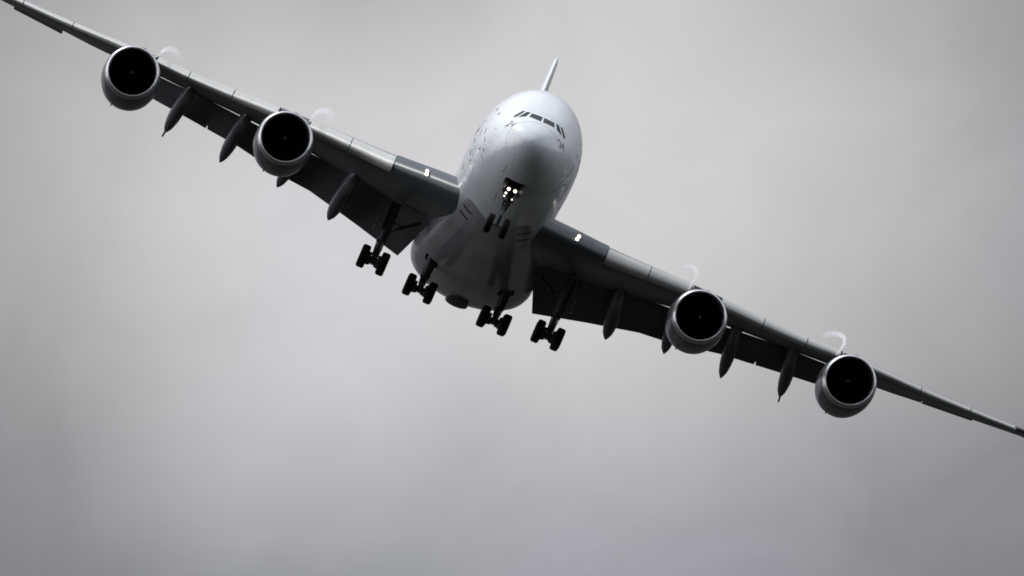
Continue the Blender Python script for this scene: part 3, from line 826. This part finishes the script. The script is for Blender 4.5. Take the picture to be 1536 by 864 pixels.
# nose gear
bm = bmesh.new(); C0 = Vector((0, 5.0, -6.29)); T = Vector((0, 4.9, -3.3))
add_tube(bm, [C0 - Vector((.52, 0, 0)), C0 + Vector((.52, 0, 0))], .085, 12)
add_tube(bm, [C0, C0.lerp(T, .42)], .10, 12, 1)
add_tube(bm, [C0.lerp(T, .36), C0.lerp(T, .40), C0.lerp(T, .62), T], [.15, .17, .17, .2], 14)
add_tube(bm, [C0.lerp(T, .46), C0.lerp(T, .56)], [.25, .25], 14)
add_tube(bm, [C0 + Vector((0, -.1, .06)), C0.lerp(T, .22) + Vector((0, -.36, 0)), C0.lerp(T, .42) + Vector((0, -.16, 0))], [.06, .05, .06], 8)
add_tube(bm, [C0.lerp(T, .6), Vector((0, 6.3, -3.6))], .08, 8)
for k in (-1, 1):
    add_tube(bm, [C0.lerp(T, .55) + Vector((k*.1, 0, 0)), C0.lerp(T, .60) + Vector((k*.36, -.05, 0))], .07, 8)
    add_tube(bm, [C0.lerp(T, .35) + Vector((k*.14, -.14, 0)), C0.lerp(T, .62) + Vector((k*.2, -.16, 0)), T + Vector((k*.15, -.1, 0))], .025, 6)
add_box(bm, (0, 4.82, -3.85), (.62, .08, .12)); add_box(bm, (0, 4.82, -4.3), (.66, .07, .10))
ng = obj('nose_gear', bm, [M['strut'], M['chrome']], plane)
for k in (-1, 1): wheel(ng, C0 + Vector((k*.53, 0, 0)), .655, .46)
for x, z, r_, m_ in ((-.22, -3.85, .12, 'lamp'), (.21, -3.83, .12, 'lamp'), (-.29, -4.16, .075, 'lamp'), (-.31, -4.38, .055, 'lampdim'), (.23, -4.40, .055, 'lampdim')):
    bm = bmesh.new()
    add_lathe(bm, [(-.03, 0, 1), (-.02, r_*.7, 1), (0, r_*.95, 0), (.02, r_*1.02, 0), (.10, r_*.8, 0), (.14, 0, 0)], (x, 4.66, z), (0, 1, 0), 24)
    obj('nose_light', bm, [M['strut'], M[m_]], ng)
for k in (-1, 1):
    bm = bmesh.new(); q = []
    for y, h in ((3.15, .16), (3.35, .36), (3.9, .44), (4.5, .40), (5.3, .2)):
        xe = .63 - (y - 3.1)/2.5*(.63 - .265) + .02
        top = fus_under(k*xe, y)
        q.append((top + Vector((0, 0, .03)), top + Vector((k*.10, 0, -h))))
    V = [[bm.verts.new(p) for p in r_] for r_ in q]
    for i in range(4): bm.faces.new((V[i][0], V[i+1][0], V[i+1][1], V[i][1]))
    bmesh.ops.solidify(bm, geom=bm.faces[:], thickness=.04)
    obj('gear_door', bm, M['strut'], ng)

# ------------------------------------------------------------------ condensation trails off the engine strakes
def vapour(pts, r0, r1, dens, label):
    y0, y1 = pts[0][1], pts[-1][1]
    fx = [pchip([p[1] for p in pts], [p[i] for p in pts]) for i in (0, 2)]
    N = 40
    path = [Vector((fx[0](y0 + (y1-y0)*k/N), y0 + (y1-y0)*k/N, fx[1](y0 + (y1-y0)*k/N))) for k in range(N+1)]
    rad = [r0*.5 + (r1 - r0*.5)*(k/N)**.8 for k in range(N+1)]; rad[0] = .02; rad[-1] = .05
    bm = bmesh.new(); add_tube(bm, path, rad, 16)
    for f in bm.faces: f.smooth = True
    m = bpy.data.materials.new('condensation'); m.use_nodes = True; nt = m.node_tree; nt.nodes.clear()
    out = nt.nodes.new('ShaderNodeOutputMaterial'); pv = nt.nodes.new('ShaderNodeVolumePrincipled')
    pv.inputs['Color'].default_value = (.99, .99, 1.0, 1); pv.inputs['Anisotropy'].default_value = 0.3
    tcn = nt.nodes.new('ShaderNodeTexCoord'); sp = nt.nodes.new('ShaderNodeSeparateXYZ'); nt.links.new(tcn.outputs['Object'], sp.inputs[0])
    mr = nt.nodes.new('ShaderNodeMapRange'); nt.links.new(sp.outputs['Y'], mr.inputs['Value'])
    mr.inputs['From Min'].default_value = y0; mr.inputs['From Max'].default_value = y1
    rp = nt.nodes.new('ShaderNodeValToRGB'); nt.links.new(mr.outputs[0], rp.inputs[0])
    e = rp.color_ramp.elements
    e[0].position = 0; e[0].color = (1, 1, 1, 1); e[1].position = 1; e[1].color = (0, 0, 0, 1)
    k = e.new(.45); k.color = (.38, .38, .38, 1); k = e.new(.75); k.color = (.10, .10, .10, 1)
    nz = nt.nodes.new('ShaderNodeTexNoise'); nz.inputs['Scale'].default_value = 2.2; nz.inputs['Detail'].default_value = 3; nt.links.new(tcn.outputs['Object'], nz.inputs['Vector'])
    wr = nt.nodes.new('ShaderNodeMapRange'); nt.links.new(nz.outputs['Fac'], wr.inputs['Value'])      # wispy
    wr.inputs['From Min'].default_value = 0.3; wr.inputs['From Max'].default_value = 0.7; wr.inputs['To Min'].default_value = 0.25; wr.inputs['To Max'].default_value = 1.6
    m0 = nt.nodes.new('ShaderNodeMath'); m0.operation = 'MULTIPLY'; nt.links.new(rp.outputs[0], m0.inputs[0]); nt.links.new(wr.outputs[0], m0.inputs[1])
    mu = nt.nodes.new('ShaderNodeMath'); mu.operation = 'MULTIPLY'; nt.links.new(m0.outputs[0], mu.inputs[0]); mu.inputs[1].default_value = dens
    nt.links.new(mu.outputs[0], pv.inputs['Density']); nt.links.new(pv.outputs[0], out.inputs['Volume'])
    me = bpy.data.meshes.new('vapour_trail'); bm.to_mesh(me); bm.free(); me.materials.append(m)
    o = bpy.data.objects.new('vapour_trail', me); COL.objects.link(o); o.matrix_world = AIR.copy()
    o['label'] = label; o['category'] = 'vapour'; o['group'] = 'vapour trails curling off the engines'
    return o
vapour([(13.49, 25.2, -1.39), (13.6, 26.5, -0.73), (13.71, 28.0, -0.03), (13.73, 30.0, 0.7), (13.58, 32.0, 1.25), (13.36, 34.0, 1.62), (13.09, 36.0, 1.85), (12.86, 38.0, 1.99), (12.72, 41.0, 2.2)],
       .09, .25, 6.5, 'thick white vapour hook above the engine just right of the fuselage')
vapour([(24.55, 33.4, -0.03), (24.77, 34.7, 0.67), (24.92, 36.2, 1.42), (24.85, 38.0, 2.08), (24.63, 40.0, 2.53), (24.28, 42.0, 2.8), (23.99, 44.0, 2.93), (23.87, 46.0, 3.0)],
       .10, .27, 6.0, 'long white vapour hook above the rightmost and lowest engine')
vapour([(-13.77, 25.2, -0.99), (-13.73, 26.5, -0.43), (-13.55, 28.0, 0.18), (-13.28, 30.0, 0.77), (-12.95, 32.0, 1.21), (-12.66, 34.0, 1.42), (-12.46, 36.5, 1.59)],
       .11, .38, 1.6, 'wide faint vapour arch beside the engine just left of the fuselage')
vapour([(-24.88, 33.4, 0.35), (-24.83, 34.6, 0.83), (-24.72, 36.2, 1.45), (-24.51, 38.0, 1.97), (-24.2, 40.0, 2.38), (-23.88, 42.0, 2.57), (-23.63, 44.0, 2.67)],
       .11, .32, 1.7, 'faint vapour arch beside the leftmost and highest engine')
for o in bpy.data.objects:
    if 'abs' in o: del o['abs']
